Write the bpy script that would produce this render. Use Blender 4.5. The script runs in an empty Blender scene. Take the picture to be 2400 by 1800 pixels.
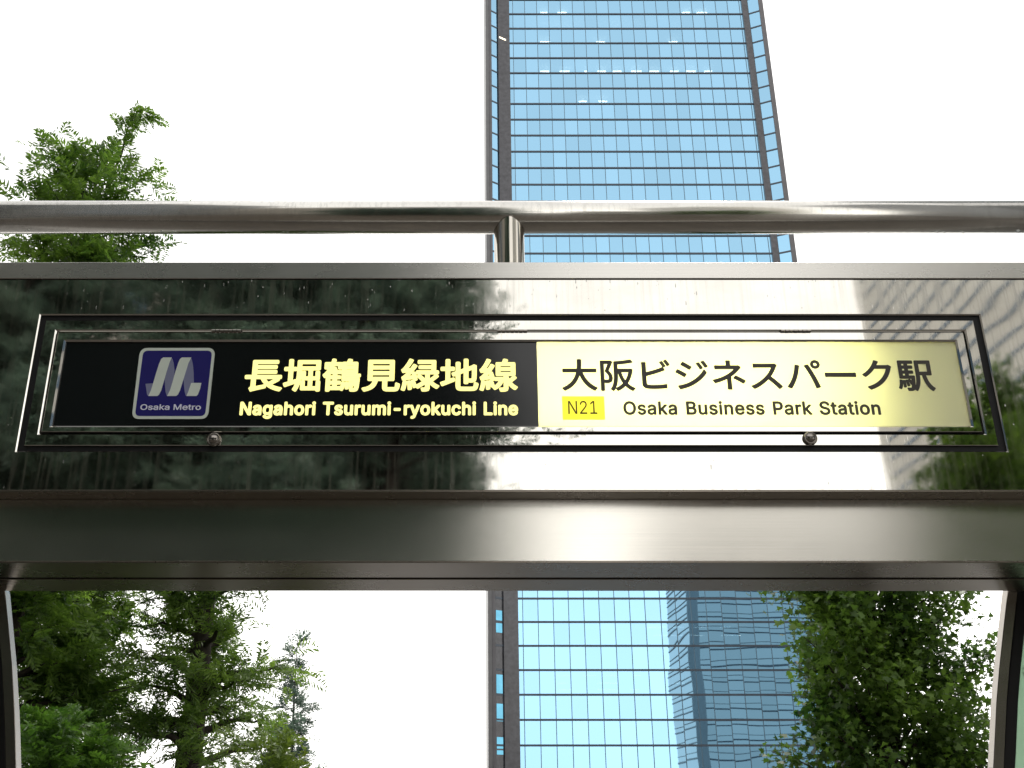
import bpy, bmesh, math, random
import numpy as np
from mathutils import Vector, Matrix, geometry as mgeo
random.seed(7)
S = bpy.context.scene
COL = S.collection

# ------------------------------------------------------------------ camera
F = 2400.0; PX0 = 1118.0; H = 1.5; PITCH = math.atan(2400 / 5900)
cam_d = bpy.data.cameras.new('camera'); cam = bpy.data.objects.new('camera', cam_d); COL.objects.link(cam)
cam_d.sensor_width = 36; cam_d.lens = 36 * F / 2400; cam_d.shift_x = (1200 - PX0) / 2400
cam_d.clip_start = 0.05; cam_d.clip_end = 4000
cam.location = (0, 0, H); cam.rotation_euler = (math.pi / 2 + PITCH, 0, 0)
S.camera = cam

# ------------------------------------------------------------------ world: bright overcast
SUN_EL, SUN_AZ = math.radians(58), math.radians(25)
W = bpy.data.worlds.new('World'); S.world = W; W.use_nodes = True
nt = W.node_tree; nt.nodes.clear()
def N(t, typ, **k):
    n = t.nodes.new(typ)
    for a, b in k.items(): setattr(n, a, b)
    return n
out = N(nt, 'ShaderNodeOutputWorld'); bg = N(nt, 'ShaderNodeBackground'); bg.inputs[1].default_value = 0.1
sky = N(nt, 'ShaderNodeTexSky', sky_type='NISHITA'); sky.sun_disc = False
sky.sun_elevation = SUN_EL; sky.sun_rotation = SUN_AZ; sky.air_density = 1.5; sky.dust_density = 4
tc = N(nt, 'ShaderNodeTexCoord'); sp = N(nt, 'ShaderNodeSeparateXYZ')
nt.links.new(tc.outputs['Generated'], sp.inputs[0])
rmp = N(nt, 'ShaderNodeValToRGB'); e = rmp.color_ramp
e.elements[0].position = 0.0; e.elements[0].color = (1, .985, .955, 1)
e.elements[1].position = 1.0; e.elements[1].color = (.52, .52, .525, 1)
for p_, c in ((.12, (1, .985, .955)), (.25, (.93, .92, .90)), (.38, (.76, .745, .72)), (.52, (.67, .66, .645)), (.72, (.60, .597, .59))):
    x = e.elements.new(p_); x.color = (*c, 1)
nt.links.new(sp.outputs['Z'], rmp.inputs[0])
nz = N(nt, 'ShaderNodeTexNoise'); nz.inputs['Scale'].default_value = 2.2; nz.inputs['Detail'].default_value = 4
nt.links.new(tc.outputs['Generated'], nz.inputs['Vector'])
mr = N(nt, 'ShaderNodeMapRange'); mr.inputs[3].default_value = 18.6; mr.inputs[4].default_value = 22.5
nt.links.new(nz.outputs[0], mr.inputs[0])
sc_ = N(nt, 'ShaderNodeVectorMath', operation='SCALE'); nt.links.new(rmp.outputs[0], sc_.inputs[0]); nt.links.new(mr.outputs[0], sc_.inputs['Scale'])
mx = N(nt, 'ShaderNodeMix', data_type='RGBA'); mx.inputs[0].default_value = .93
nt.links.new(sky.outputs[0], mx.inputs[6]); nt.links.new(sc_.outputs[0], mx.inputs[7])
nt.links.new(mx.outputs[2], bg.inputs[0]); nt.links.new(bg.outputs[0], out.inputs[0])

sd = bpy.data.lights.new('sun', 'SUN'); sd.energy = 1.2; sd.angle = math.radians(14); sd.color = (1, .96, .9)
so = bpy.data.objects.new('sun', sd); COL.objects.link(so)
dirv = Vector((math.sin(SUN_AZ) * math.cos(SUN_EL), math.cos(SUN_AZ) * math.cos(SUN_EL), math.sin(SUN_EL)))
so.rotation_euler = dirv.to_track_quat('Z', 'Y').to_euler()

S.view_settings.view_transform = 'Standard'; S.view_settings.look = 'None'
S.view_settings.exposure = 0.3; S.view_settings.gamma = 1.0; S.view_settings.use_curve_mapping = False
S.cycles.use_denoising = True
S.cycles.max_bounces = 10; S.cycles.glossy_bounces = 6; S.cycles.transparent_max_bounces = 16
S.cycles.transmission_bounces = 6; S.cycles.diffuse_bounces = 5; S.cycles.caustics_reflective = True
S.cycles.sample_clamp_indirect = 8

# ------------------------------------------------------------------ pixel -> place
cp, sp_ = math.cos(PITCH), math.sin(PITCH)
def at(px, py, Y):
    """the point of the depth plane Y that the photograph shows at source pixel px, py"""
    u = (px - PX0) / F; v = (900 - py) / F
    dy = cp - v * sp_; dz = sp_ + v * cp
    t = Y / dy
    return Vector((t * u, Y, H + t * dz))

# ------------------------------------------------------------------ object helpers
def tag(o, label=None, cat=None, group=None, kind=None):
    if label: o['label'] = label
    if cat: o['category'] = cat
    if group: o['group'] = group
    if kind: o['kind'] = kind
    return o
def empty(name, loc=(0, 0, 0)):
    o = bpy.data.objects.new(name, None); o.location = loc; COL.objects.link(o); o.empty_display_size = .2
    return o
def link(name, me, mat, parent=None, smooth=False):
    if mat is not None and not me.materials: me.materials.append(mat)
    if smooth:
        me.polygons.foreach_set('use_smooth', [True] * len(me.polygons))
    o = bpy.data.objects.new(name, me); COL.objects.link(o)
    if parent is not None:
        o.parent = parent; o.matrix_parent_inverse = Matrix.Identity(4)
        off = Vector((0, 0, 0)); q = parent
        while q is not None: off += q.location; q = q.parent
        o.location = -off
    return o
class MB:
    def __init__(s): s.v = []; s.f = []
    def add(s, v, f):
        b = len(s.v); s.v += [tuple(x) for x in v]; s.f += [tuple(b + i for i in q) for q in f]; return s
    def box(s, x0, x1, y0, y1, z0, z1):
        return s.add([(x0, y0, z0), (x1, y0, z0), (x1, y1, z0), (x0, y1, z0), (x0, y0, z1), (x1, y0, z1), (x1, y1, z1), (x0, y1, z1)],
                     [(0, 3, 2, 1), (4, 5, 6, 7), (0, 1, 5, 4), (1, 2, 6, 5), (2, 3, 7, 6), (3, 0, 4, 7)])
    def tube(s, pts, rad, n=12, cap=True):
        pts = [Vector(p) for p in pts]; rad = rad if hasattr(rad, '__len__') else [rad] * len(pts)
        V = []; ref = None
        for i, p in enumerate(pts):
            d = (pts[min(i + 1, len(pts) - 1)] - pts[max(i - 1, 0)]).normalized()
            if ref is None: ref = Vector((0, 0, 1)) if abs(d.z) < .9 else Vector((1, 0, 0))
            a = (ref - d * ref.dot(d)).normalized(); b = d.cross(a); ref = a
            for k in range(n):
                t = 2 * math.pi * k / n
                V.append(p + (a * math.cos(t) + b * math.sin(t)) * rad[i])
        Fc = []
        for i in range(len(pts) - 1):
            for k in range(n):
                k2 = (k + 1) % n
                Fc.append((i * n + k, i * n + k2, (i + 1) * n + k2, (i + 1) * n + k))
        if cap:
            Fc.append(tuple(range(n - 1, -1, -1))); Fc.append(tuple(range((len(pts) - 1) * n, len(pts) * n)))
        return s.add(V, Fc)
    def mesh(s, name='m', bevel=0, seg=1):
        me = bpy.data.meshes.new(name); me.from_pydata(s.v, [], s.f)
        bm = bmesh.new(); bm.from_mesh(me)
        bmesh.ops.recalc_face_normals(bm, faces=bm.faces)
        if bevel: bmesh.ops.bevel(bm, geom=list(bm.edges), offset=bevel, segments=seg, affect='EDGES', clamp_overlap=True)
        bm.to_mesh(me); bm.free(); return me
    def build(s, name, mat, parent=None, bevel=0, seg=1, smooth=False):
        return link(name, s.mesh(name, bevel, seg), mat, parent, smooth)

# ------------------------------------------------------------------ materials
def M_(name):
    m = bpy.data.materials.new(name); m.use_nodes = True; t = m.node_tree
    return m, t, t.nodes['Principled BSDF'], t.nodes['Material Output']
def coords(t, scale=(1, 1, 1), kind='Object'):
    c = N(t, 'ShaderNodeTexCoord'); mp = N(t, 'ShaderNodeMapping'); mp.inputs['Scale'].default_value = scale
    t.links.new(c.outputs[kind], mp.inputs[0]); return mp.outputs[0]
def noise(t, vec, scale, detail=3, rough=.5):
    n = N(t, 'ShaderNodeTexNoise'); n.inputs['Scale'].default_value = scale; n.inputs['Detail'].default_value = detail
    n.inputs['Roughness'].default_value = rough; t.links.new(vec, n.inputs['Vector']); return n.outputs[0]
def ramp(t, fac, stops):
    r = N(t, 'ShaderNodeValToRGB'); r.color_ramp.elements[0].position = stops[0][0]; r.color_ramp.elements[0].color = (*stops[0][1], 1)
    r.color_ramp.elements[1].position = stops[-1][0]; r.color_ramp.elements[1].color = (*stops[-1][1], 1)
    for p_, c in stops[1:-1]:
        q = r.color_ramp.elements.new(p_); q.color = (*c, 1)
    t.links.new(fac, r.inputs[0]); return r.outputs[0]
def mrange(t, fac, a, b, lo=0., hi=1.):
    r = N(t, 'ShaderNodeMapRange'); r.inputs[1].default_value = lo; r.inputs[2].default_value = hi
    r.inputs[3].default_value = a; r.inputs[4].default_value = b; t.links.new(fac, r.inputs[0]); return r.outputs[0]
def bump(t, h, dist, strength=1., prev=None):
    b = N(t, 'ShaderNodeBump'); b.inputs['Strength'].default_value = strength; b.inputs['Distance'].default_value = dist
    t.links.new(h, b.inputs['Height'])
    if prev is not None: t.links.new(prev, b.inputs['Normal'])
    return b.outputs[0]

def mirror_steel(name, wav=.0006, rough=.03, dirt=.25):
    m, t, b, o = M_(name)
    b.inputs['Metallic'].default_value = 1
    v = coords(t)
    # water runs and dirt film: long thin vertical streaks and blotches
    st = noise(t, coords(t, (60, 60, 2.2)), 1.0, 3, .6)
    bl = noise(t, coords(t, (1.5, 1, 3)), 2.2, 5, .6)
    dots = noise(t, coords(t, (150, 150, 22)), 1.0, 2, .5)
    c = ramp(t, bl, [(.3, (.61, .585, .535)), (.7, (.71, .69, .635))])
    t.links.new(c, b.inputs['Base Color'])
    mm = N(t, 'ShaderNodeMath', operation='MULTIPLY'); t.links.new(mrange(t, st, 0, 1, .48, .75), mm.inputs[0]); t.links.new(mrange(t, bl, .3, 1, .3, .7), mm.inputs[1])
    r = N(t, 'ShaderNodeMath', operation='MULTIPLY_ADD'); t.links.new(mm.outputs[0], r.inputs[0]); r.inputs[1].default_value = .07; r.inputs[2].default_value = rough
    t.links.new(r.outputs[0], b.inputs['Roughness'])
    w = noise(t, coords(t, (1.0, 1, 1.6)), 2.4, 1.5, .4)
    n1 = bump(t, w, wav)
    n2 = bump(t, mrange(t, dots, 0, 1, .70, .9), .00012, 1, n1)
    t.links.new(n2, b.inputs['Normal'])
    # thin film of dried dirt, denser in the streaks
    d = N(t, 'ShaderNodeBsdfDiffuse'); d.inputs[0].default_value = (.34, .31, .25, 1)
    ms = N(t, 'ShaderNodeMixShader')
    t.links.new(mrange(t, mm.outputs[0], .01, dirt * .6, 0, .6), ms.inputs[0])
    t.links.new(b.outputs[0], ms.inputs[1]); t.links.new(d.outputs[0], ms.inputs[2]); t.links.new(ms.outputs[0], o.inputs[0])
    return m
ANROT = 0.25
def brushed_steel(name, col=(.62, .60, .56), rough=.38, aniso=0.8, vertical=False, gb=.00003, gs=300):
    m, t, b, o = M_(name)
    b.inputs['Metallic'].default_value = 1; b.inputs['Anisotropic'].default_value = aniso
    g = noise(t, coords(t, (gs, gs, .6) if vertical else (.7, 300, 300)), 1.0, 3, .6)
    bl = noise(t, coords(t, (1.2, 1, 2.5)), 2.5, 5, .65)
    c1 = ramp(t, bl, [(.3, tuple(x * .93 for x in col)), (.7, col)])
    mxx = N(t, 'ShaderNodeMix', data_type='RGBA', blend_type='MULTIPLY'); mxx.inputs[0].default_value = 1
    c2 = ramp(t, g, [(.3, (.93, .93, .93)), (.7, (1, 1, 1))])
    t.links.new(c1, mxx.inputs[6]); t.links.new(c2, mxx.inputs[7]); t.links.new(mxx.outputs[2], b.inputs['Base Color'])
    t.links.new(mrange(t, bl, rough - .01, rough + .02, .3, .7), b.inputs['Roughness'])
    t.links.new(bump(t, g, gb), b.inputs['Normal'])
    if aniso:
        tn = N(t, 'ShaderNodeTangent', direction_type='UV_MAP', uv_map='grain'); t.links.new(tn.outputs[0], b.inputs['Tangent'])
        b.inputs['Anisotropic Rotation'].default_value = ANROT
    return m
def simple(name, col, rough=.5, metal=0., var=.12, scale=8, bumpd=0.0, spec=.5):
    m, t, b, o = M_(name)
    n = noise(t, coords(t), scale, 5, .6)
    t.links.new(ramp(t, n, [(.3, tuple(x * (1 - var) for x in col)), (.7, tuple(min(1, x * (1 + var)) for x in col))]), b.inputs['Base Color'])
    b.inputs['Roughness'].default_value = rough; b.inputs['Metallic'].default_value = metal
    b.inputs['Specular IOR Level'].default_value = spec
    if bumpd: t.links.new(bump(t, n, bumpd), b.inputs['Normal'])
    return m
def emit(name, col, s):
    m, t, b, o = M_(name)
    b.inputs['Base Color'].default_value = (*col, 1); b.inputs['Emission Color'].default_value = (*col, 1); b.inputs['Emission Strength'].default_value = s
    b.inputs['Roughness'].default_value = .4
    return m

MIR = mirror_steel('mirror_polished_steel', wav=.0008, rough=.034, dirt=.26)
MIR2 = mirror_steel('polished_door_steel', wav=.0003, rough=.02, dirt=.12)
BRU = brushed_steel('hairline_steel', col=(.76, .73, .665), rough=.21, aniso=.8)
BRU2 = brushed_steel('hairline_steel_trim', rough=.27, aniso=.5)
PIPE = mirror_steel('polished_pipe_steel', wav=.00012, rough=.17, dirt=.25)
SOF = brushed_steel('shaded_underside_steel', col=(.29, .255, .215), rough=.27, aniso=.5)  # darker base colour carries the shade of the downward faces
VPOST = brushed_steel('vertically_ground_steel', col=(.56, .53, .47), rough=.10, aniso=0, vertical=True, gb=.0006, gs=70)
POSTM = brushed_steel('hairline_steel_post', col=(.34, .31, .275), rough=.24, aniso=0, vertical=True)
DARK_TOP = simple('dark_top_sheet', (.05, .042, .034), .7, .0, .3, 6)  # dark colour chosen to dim what the pipe mirrors from below
BLK = simple('black_rubber', (.006, .006, .0065), .6, spec=.3)
SEAM = simple('dark_seam', (.01, .01, .01), .7)
BLKFILM = simple('black_sign_film', (.008, .009, .010), .12, var=.05)

def yellow_panel_mat():
    m, t, b, o = M_('translucent_yellow_acrylic')
    tr = N(t, 'ShaderNodeBsdfTranslucent'); tr.inputs[0].default_value = (.95, .94, .58, 1)
    b.inputs['Base Color'].default_value = (.84, .84, .80, 1); b.inputs['Roughness'].default_value = .22
    ms = N(t, 'ShaderNodeMixShader'); ms.inputs[0].default_value = .55
    t.links.new(b.outputs[0], ms.inputs[1]); t.links.new(tr.outputs[0], ms.inputs[2]); t.links.new(ms.outputs[0], o.inputs[0])
    return m
YEL = yellow_panel_mat()
LETY = emit('lit_letter_film', (1.0, .93, .33), .78)
INK = simple('dark_brown_ink', (.022, .016, .010), .4, var=.02)
TAGY = None
def tag_mat():
    m, t, b, o = M_('translucent_yellow_tag')
    tr = N(t, 'ShaderNodeBsdfTranslucent'); tr.inputs[0].default_value = (.98, .94, .32, 1)
    b.inputs['Base Color'].default_value = (.8, .74, .18, 1); b.inputs['Roughness'].default_value = .25
    ms = N(t, 'ShaderNodeMixShader'); ms.inputs[0].default_value = .6
    t.links.new(b.outputs[0], ms.inputs[1]); t.links.new(tr.outputs[0], ms.inputs[2]); t.links.new(ms.outputs[0], o.inputs[0])
    return m
TAGY = tag_mat()

# ------------------------------------------------------------------ ground
def ground_mat():
    m, t, b, o = M_('wet_paving')
    v = coords(t)
    br = N(t, 'ShaderNodeTexBrick'); br.inputs['Scale'].default_value = 1.6; br.inputs['Color1'].default_value = (.060, .050, .040, 1)
    br.inputs['Color2'].default_value = (.085, .070, .056, 1); br.inputs['Mortar'].default_value = (.05, .045, .04, 1); br.inputs['Mortar Size'].default_value = .012
    t.links.new(v, br.inputs['Vector']); t.links.new(br.outputs[0], b.inputs['Base Color'])
    t.links.new(mrange(t, noise(t, v, .8, 4), .25, .6, .3, .7), b.inputs['Roughness'])
    return m
g = MB(); g.add([(-1500, -1500, 0), (1500, -1500, 0), (1500, 1500, 0), (-1500, 1500, 0)], [(0, 1, 2, 3)])
tag(g.build('ground', ground_mat()), kind='structure')

# ================================================================== GATE (fascia, trims, rail, posts)
YF = 3.60; YL = 3.70; YB = 4.25
XL, XR = -3.4, 3.9
gate = tag(empty('entrance_gate', (0.1, 3.8, 0)), 'brushed and mirror polished steel entrance header with pipe rail', 'entrance gate')
Z = lambda py, Y=YF: at(1118, py, Y).z
def X(px, py, Y=YF): return at(px, py, Y).x
def grain(o):
    me = o.data; uv = me.uv_layers.new(name='grain')
    for l in me.loops:
        c = me.vertices[l.vertex_index].co; uv.data[l.index].uv = (c.x, c.z + c.y)
    return o
# gasket / frame rectangles in the fascia plane
def rect(xl, xr, yt, yb, Y=YF): # xl,xr given as (px,py)
    return [X(*xl, Y), X(*xr, Y), Z(yb, Y), Z(yt, Y)]
R_g0 = rect((95, 738), (2296, 738), 738, 1057)
R_g1 = rect((107, 751), (2282, 751), 750, 1044)
R_b1 = rect((132, 775), (2262, 775), 775, 1015.5)
R_d0 = rect((136, 778.5), (2257.5, 778.5), 778.5, 1012)
R_d1 = rect((153, 800), (2240, 800), 799.5, 997)
def ring(outer, inner, yf, yb, ch=.0, chi=.0, name='ring', mat=None, parent=None, smoothw=0):
    """flat frame: front at yf, back at yb, outer chamfer ch and inner chamfer chi"""
    b = MB()
    def r4(r, d, y): x0, x1, z0, z1 = r; return [(x0 + d, y, z0 + d), (x1 - d, y, z0 + d), (x1 - d, y, z1 - d), (x0 + d, y, z1 - d)]
    L = [r4(outer, 0, yb), r4(outer, 0, yf + ch), r4(outer, ch, yf), r4(inner, -chi, yf), r4(inner, 0, yf + chi), r4(inner, 0, yb)]
    V = [p for q in L for p in q]; Fc = []
    for i in range(6):
        j = (i + 1) % 6
        if i == 1 and ch == 0: continue
        for k in range(4):
            k2 = (k + 1) % 4
            Fc.append((i * 4 + k, i * 4 + k2, j * 4 + k2, j * 4 + k))
    me = bpy.data.meshes.new(name); me.from_pydata(V, [], Fc)
    bm = bmesh.new(); bm.from_mesh(me); bmesh.ops.remove_doubles(bm, verts=bm.verts, dist=1e-6)
    bmesh.ops.recalc_face_normals(bm, faces=bm.faces); bm.to_mesh(me); bm.free()
    return link(name, me, mat, parent)
ZT, Z0, Z1 = Z(655), Z(616), Z(1149)
ring([XL, XR, Z1, ZT - .001], R_g0, YF, YF + .03, .0015, .0042, 'fascia_sheet', MIR, gate)
b = MB(); b.box(XL, XR, YF + .03, YF + .06, Z1 + .004, Z(1062)); b.box(XL, XR, YF + .03, YF + .06, Z(735), ZT)
b.build('backing_plate', SEAM, gate)
# top trim strip, slightly proud of the mirror sheet
grain(MB().box(XL, XR, YF - .006, YB, ZT + .0012, Z0).build('top_trim', BRU2, gate, bevel=.0025))
# underside lip of the mirror box and the recessed hairline panel
ZL1 = Z(1316, YL)
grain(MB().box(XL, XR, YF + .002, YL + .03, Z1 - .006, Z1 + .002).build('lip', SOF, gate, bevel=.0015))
grain(MB().box(XL, XR, YL, YL + .02, ZL1 + .0015, Z1 - .0065).build('lower_panel', BRU, gate, bevel=.001))
# two soffit plates with a dark seam between
def y_for(py, z):  # depth at which height z shows at py
    v = (900 - py) / F; tn = (sp_ + v * cp) / (cp - v * sp_); return (z - H) / tn
ya = y_for(1350, ZL1); yb_ = y_for(1355, ZL1); yc = y_for(1381, ZL1)
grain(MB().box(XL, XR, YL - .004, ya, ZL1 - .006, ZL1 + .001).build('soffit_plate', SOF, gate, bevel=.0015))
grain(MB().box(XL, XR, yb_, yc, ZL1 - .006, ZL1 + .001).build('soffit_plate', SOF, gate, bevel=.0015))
MB().box(XL, XR, YL + .02, yc - .001, ZL1 + .0015, Z1 - .02).build('core_box', SEAM, gate)
grain(MB().box(XL, XR, yc - .003, yc + .004, ZL1 - .006, Z0 - .01).build('back_sheet', BRU2, gate))
MB().box(XL, XR, YF + .02, YB - .002, Z0 + .0005, Z0 + .006).build('added_top_sheet', DARK_TOP, gate)  # unseen sheet added so the pipe's lower half mirrors something dark
# pipe rail on top
YP = 3.86
zc = (Z(474, YP) + Z(546, YP)) / 2; rp = (Z(474, YP) - Z(546, YP)) / 2 * .93
xp = X(1194, 590, YP); rpp = (X(1228.5, 590, YP) - X(1159.5, 590, YP)) / 2 * 1.03; rpp = min(rpp, rp * .985)
pipe = MB().tube([(XL, YP, zc), (XR, YP, zc)], rp, 96).build('rail_pipe', PIPE, gate, smooth=True)
post = MB().tube([(xp, YP, Z0 - .02), (xp, YP, zc)], rpp, 96, cap=False).build('rail_post', VPOST, gate, smooth=True)
# weld bead where the post meets the pipe
pts = []
for k in range(64):
    a = 2 * math.pi * k / 64; x = rpp * math.cos(a); y = rpp * math.sin(a)
    zz = zc - math.sqrt(max(rp * rp - y * y, 0)) if abs(y) < rp else zc
    pts.append((xp + x * 1.005, YP + y * 1.005, zz))
pts.append(pts[0])
MB().tube(pts, .0016, 6, cap=False).build('weld_bead', BRU2 if False else POSTM, gate, smooth=True)

# curved side posts below the header
YQ = yc + .02
def curve_post(pl, w_front, depth, name, mat, side):
    b = MB(); ps = [at(px, py, YQ) for px, py in pl]
    ps = [Vector((p.x, YQ, p.z)) for p in ps]
    last = ps[-1]; ps.append(Vector((last.x + (-.01 if side < 0 else .01), YQ, .9))); ps.append(Vector((last.x + (-.04 if side < 0 else .04), YQ, .0)))
    ps.insert(0, Vector((ps[0].x + side * .03, YQ, ZL1 + .05)))
    V = []; 
    for p in ps:
        x0, x1 = p.x, p.x + side * w_front
        V += [(x0, YQ, p.z), (x1, YQ, p.z), (x1, YQ + depth, p.z), (x0, YQ + depth, p.z)]
    Fc = []
    for i in range(len(ps) - 1):
        for k in range(4): Fc.append((i * 4 + k, i * 4 + (k + 1) % 4, i * 4 + 4 + (k + 1) % 4, i * 4 + 4 + k))
    Fc += [(0, 1, 2, 3), tuple(range(len(V) - 4, len(V)))]
    b.add(V, Fc); return b.build(name, mat, gate, bevel=.002)
PR = [(2362, 1384), (2352.7, 1466), (2342, 1567), (2335.5, 1646), (2331.5, 1731), (2328, 1800)]
PL = [(12, 1386), (20, 1471), (28, 1559), (34, 1665), (36, 1718), (38, 1800)]
curve_post(PR, .042, .05, 'side_post', POSTM, 1)
curve_post([(x + 25, y) for x, y in PR], .045, .03, 'glazing_gasket', BLK, 1)
curve_post(PL, .042, .05, 'side_post', POSTM, -1)
curve_post([(x - 25, y) for x, y in PL], .045, .03, 'glazing_gasket', BLK, -1)
def glass_mat():
    m, t, b, o = M_('pale_green_glass')
    b.inputs['Base Color'].default_value = (.62, .78, .64, 1); b.inputs['Roughness'].default_value = .12
    tr = N(t, 'ShaderNodeBsdfTransparent'); tr.inputs[0].default_value = (.55, .72, .58, 1)
    ms = N(t, 'ShaderNodeMixShader'); ms.inputs[0].default_value = .45
    t.links.new(b.outputs[0], ms.inputs[1]); t.links.new(tr.outputs[0], ms.inputs[2]); t.links.new(ms.outputs[0], o.inputs[0]); return m
GG = glass_mat()
def curved_glass(pl, side):
    curve_post([(x + side * 48, y) for x, y in pl], 1.1, .01, 'glass_pane', GG, side)
curved_glass(PR, 1); curved_glass(PL, -1)

# ================================================================== STATION SIGN
sign = tag(empty('station_sign', (X(1190, 900), YF, Z(900))), 'long backlit station sign, black left half and yellow right half', 'sign')
ring(R_g0, R_g1, YF + .010, YF + .03, 0, 0, 'gasket', BLK, sign)
ring(R_g1, R_b1, YF + .001, YF + .03, .0025, .0055, 'border_frame', MIR2, sign)
ring([R_b1[0] - .001, R_b1[1] + .001, R_b1[2] - .001, R_b1[3] + .001], R_d0, YF + .02, YF + .03, 0, 0, 'gap_seal', BLK, sign)
door = ring(R_d0, R_d1, YF, YF + .028, .002, .0065, 'door_frame', MIR2, sign)
# hinges with knuckles
for x0, x1 in ((496, 566), (1165, 1236), (1829, 1900)):
    a, c = X(x0, 776), X(x1, 776); b = MB(); n = 7; w = (c - a) / n; z = Z(776.5)
    for i in range(n):
        b.tube([(a + i * w + .0012, YF - .003, z), (a + (i + 1) * w - .0012, YF - .003, z)], .0062 if i % 2 else .0058, 14)
    b.build('hinge', POSTM, sign, smooth=False)
# slotted locks
lock0 = None
for px, py in ((502, 1031), (1898, 1028)):
    r = .0265; c = at(px, py, YF)
    b = MB(); n = 40; prof = [(1.0, 0), (1.0, -.006), (.86, -.012), (.80, -.013), (.78, -.009), (.62, -.009), (.60, -.0155), (.0, -.0165)]
    V = []; Fc = []
    for rr, yy in prof[:-1]:
        for k in range(n):
            a = 2 * math.pi * k / n; V.append((c.x + rr * r * math.cos(a), YF + yy, c.z + rr * r * math.sin(a)))
    for i in range(len(prof) - 2):
        for k in range(n): Fc.append((i * n + k, i * n + (k + 1) % n, (i + 1) * n + (k + 1) % n, (i + 1) * n + k))
    V.append((c.x, YF - .0165, c.z)); e_ = len(V) - 1
    for k in range(n): Fc.append(((len(prof) - 2) * n + k, (len(prof) - 2) * n + (k + 1) % n, e_))
    b.add(V, Fc); lk = b.build('lock', POSTM, sign, smooth=True)
    s_ = MB().box(c.x - .0125, c.x + .0125, YF - .0172, YF - .0150, c.z - .0017 + .001, c.z + .0017 + .001)
    sl = s_.build('lock_slot', BLK, lk)

YPAN = YF + .012
XD = (X(1258, 799, YPAN) + X(1262, 996, YPAN)) / 2
x0, x1, z0, z1 = R_d1
blackp = MB().box(x0 - .01, XD, YPAN, YPAN + .005, z0 - .008, z1 + .008).build('sign_panel', BLKFILM, sign); blackp['label'] = 'black half of the panel with lit yellow lettering'
yelp = MB().box(XD + .0005, x1 + .01, YPAN, YPAN + .004, z0 - .008, z1 + .008).build('sign_panel', YEL, sign); yelp['label'] = 'yellow backlit half of the panel with dark lettering'
# light box behind the yellow half: white walls and three fluorescent tubes' light
WHT = simple('white_box_paint', (.42, .42, .40), .6, var=.03)
bx = MB(); yb2 = YF + .19
bx.add([(XD, yb2, z0 - .02), (x1 + .05, yb2, z0 - .02), (x1 + .05, yb2, z1 + .02), (XD, yb2, z1 + .02),
        (XD, YPAN + .006, z0 - .02), (x1 + .05, YPAN + .006, z0 - .02), (x1 + .05, YPAN + .006, z1 + .02), (XD, YPAN + .006, z1 + .02)],
       [(0, 1, 2, 3), (0, 1, 5, 4), (1, 2, 6, 5), (2, 3, 7, 6), (3, 0, 4, 7)])
me = bpy.data.meshes.new('light_box'); me.from_pydata(bx.v, [], bx.f); link('light_box', me, WHT, sign)
L_on = x1 - .50
def tube_light(xa, xb, z, pw):
    ld = bpy.data.lights.new('sign_tube_light', 'AREA'); ld.shape = 'RECTANGLE'; ld.size = xb - xa; ld.size_y = .03; ld.energy = pw
    ld.color = (1, .98, .88)
    lo = bpy.data.objects.new('sign_tube_light', ld); COL.objects.link(lo); lo.location = ((xa + xb) / 2, YF + .15, z)
    lo.rotation_euler = (math.radians(90), 0, 0)  # emits toward -Y
    # area lights shine along local -Z: rotate so that -Z = -Y
    lo.rotation_euler = (math.radians(-90), 0, 0) if False else (math.radians(90), 0, math.radians(180))
    lo.rotation_euler = Vector((0, 1, 0)).to_track_quat('Z', 'Y').to_euler()
    return lo
zm = (z0 + z1) / 2; dzz = (z1 - z0) * .22
mid = XD + (L_on - XD) * .5
for zz_ in (zm - dzz, zm + dzz):
    tube_light(XD + .03, mid - .04, zz_, 8.5); tube_light(mid + .04, L_on, zz_, 8.5)

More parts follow.
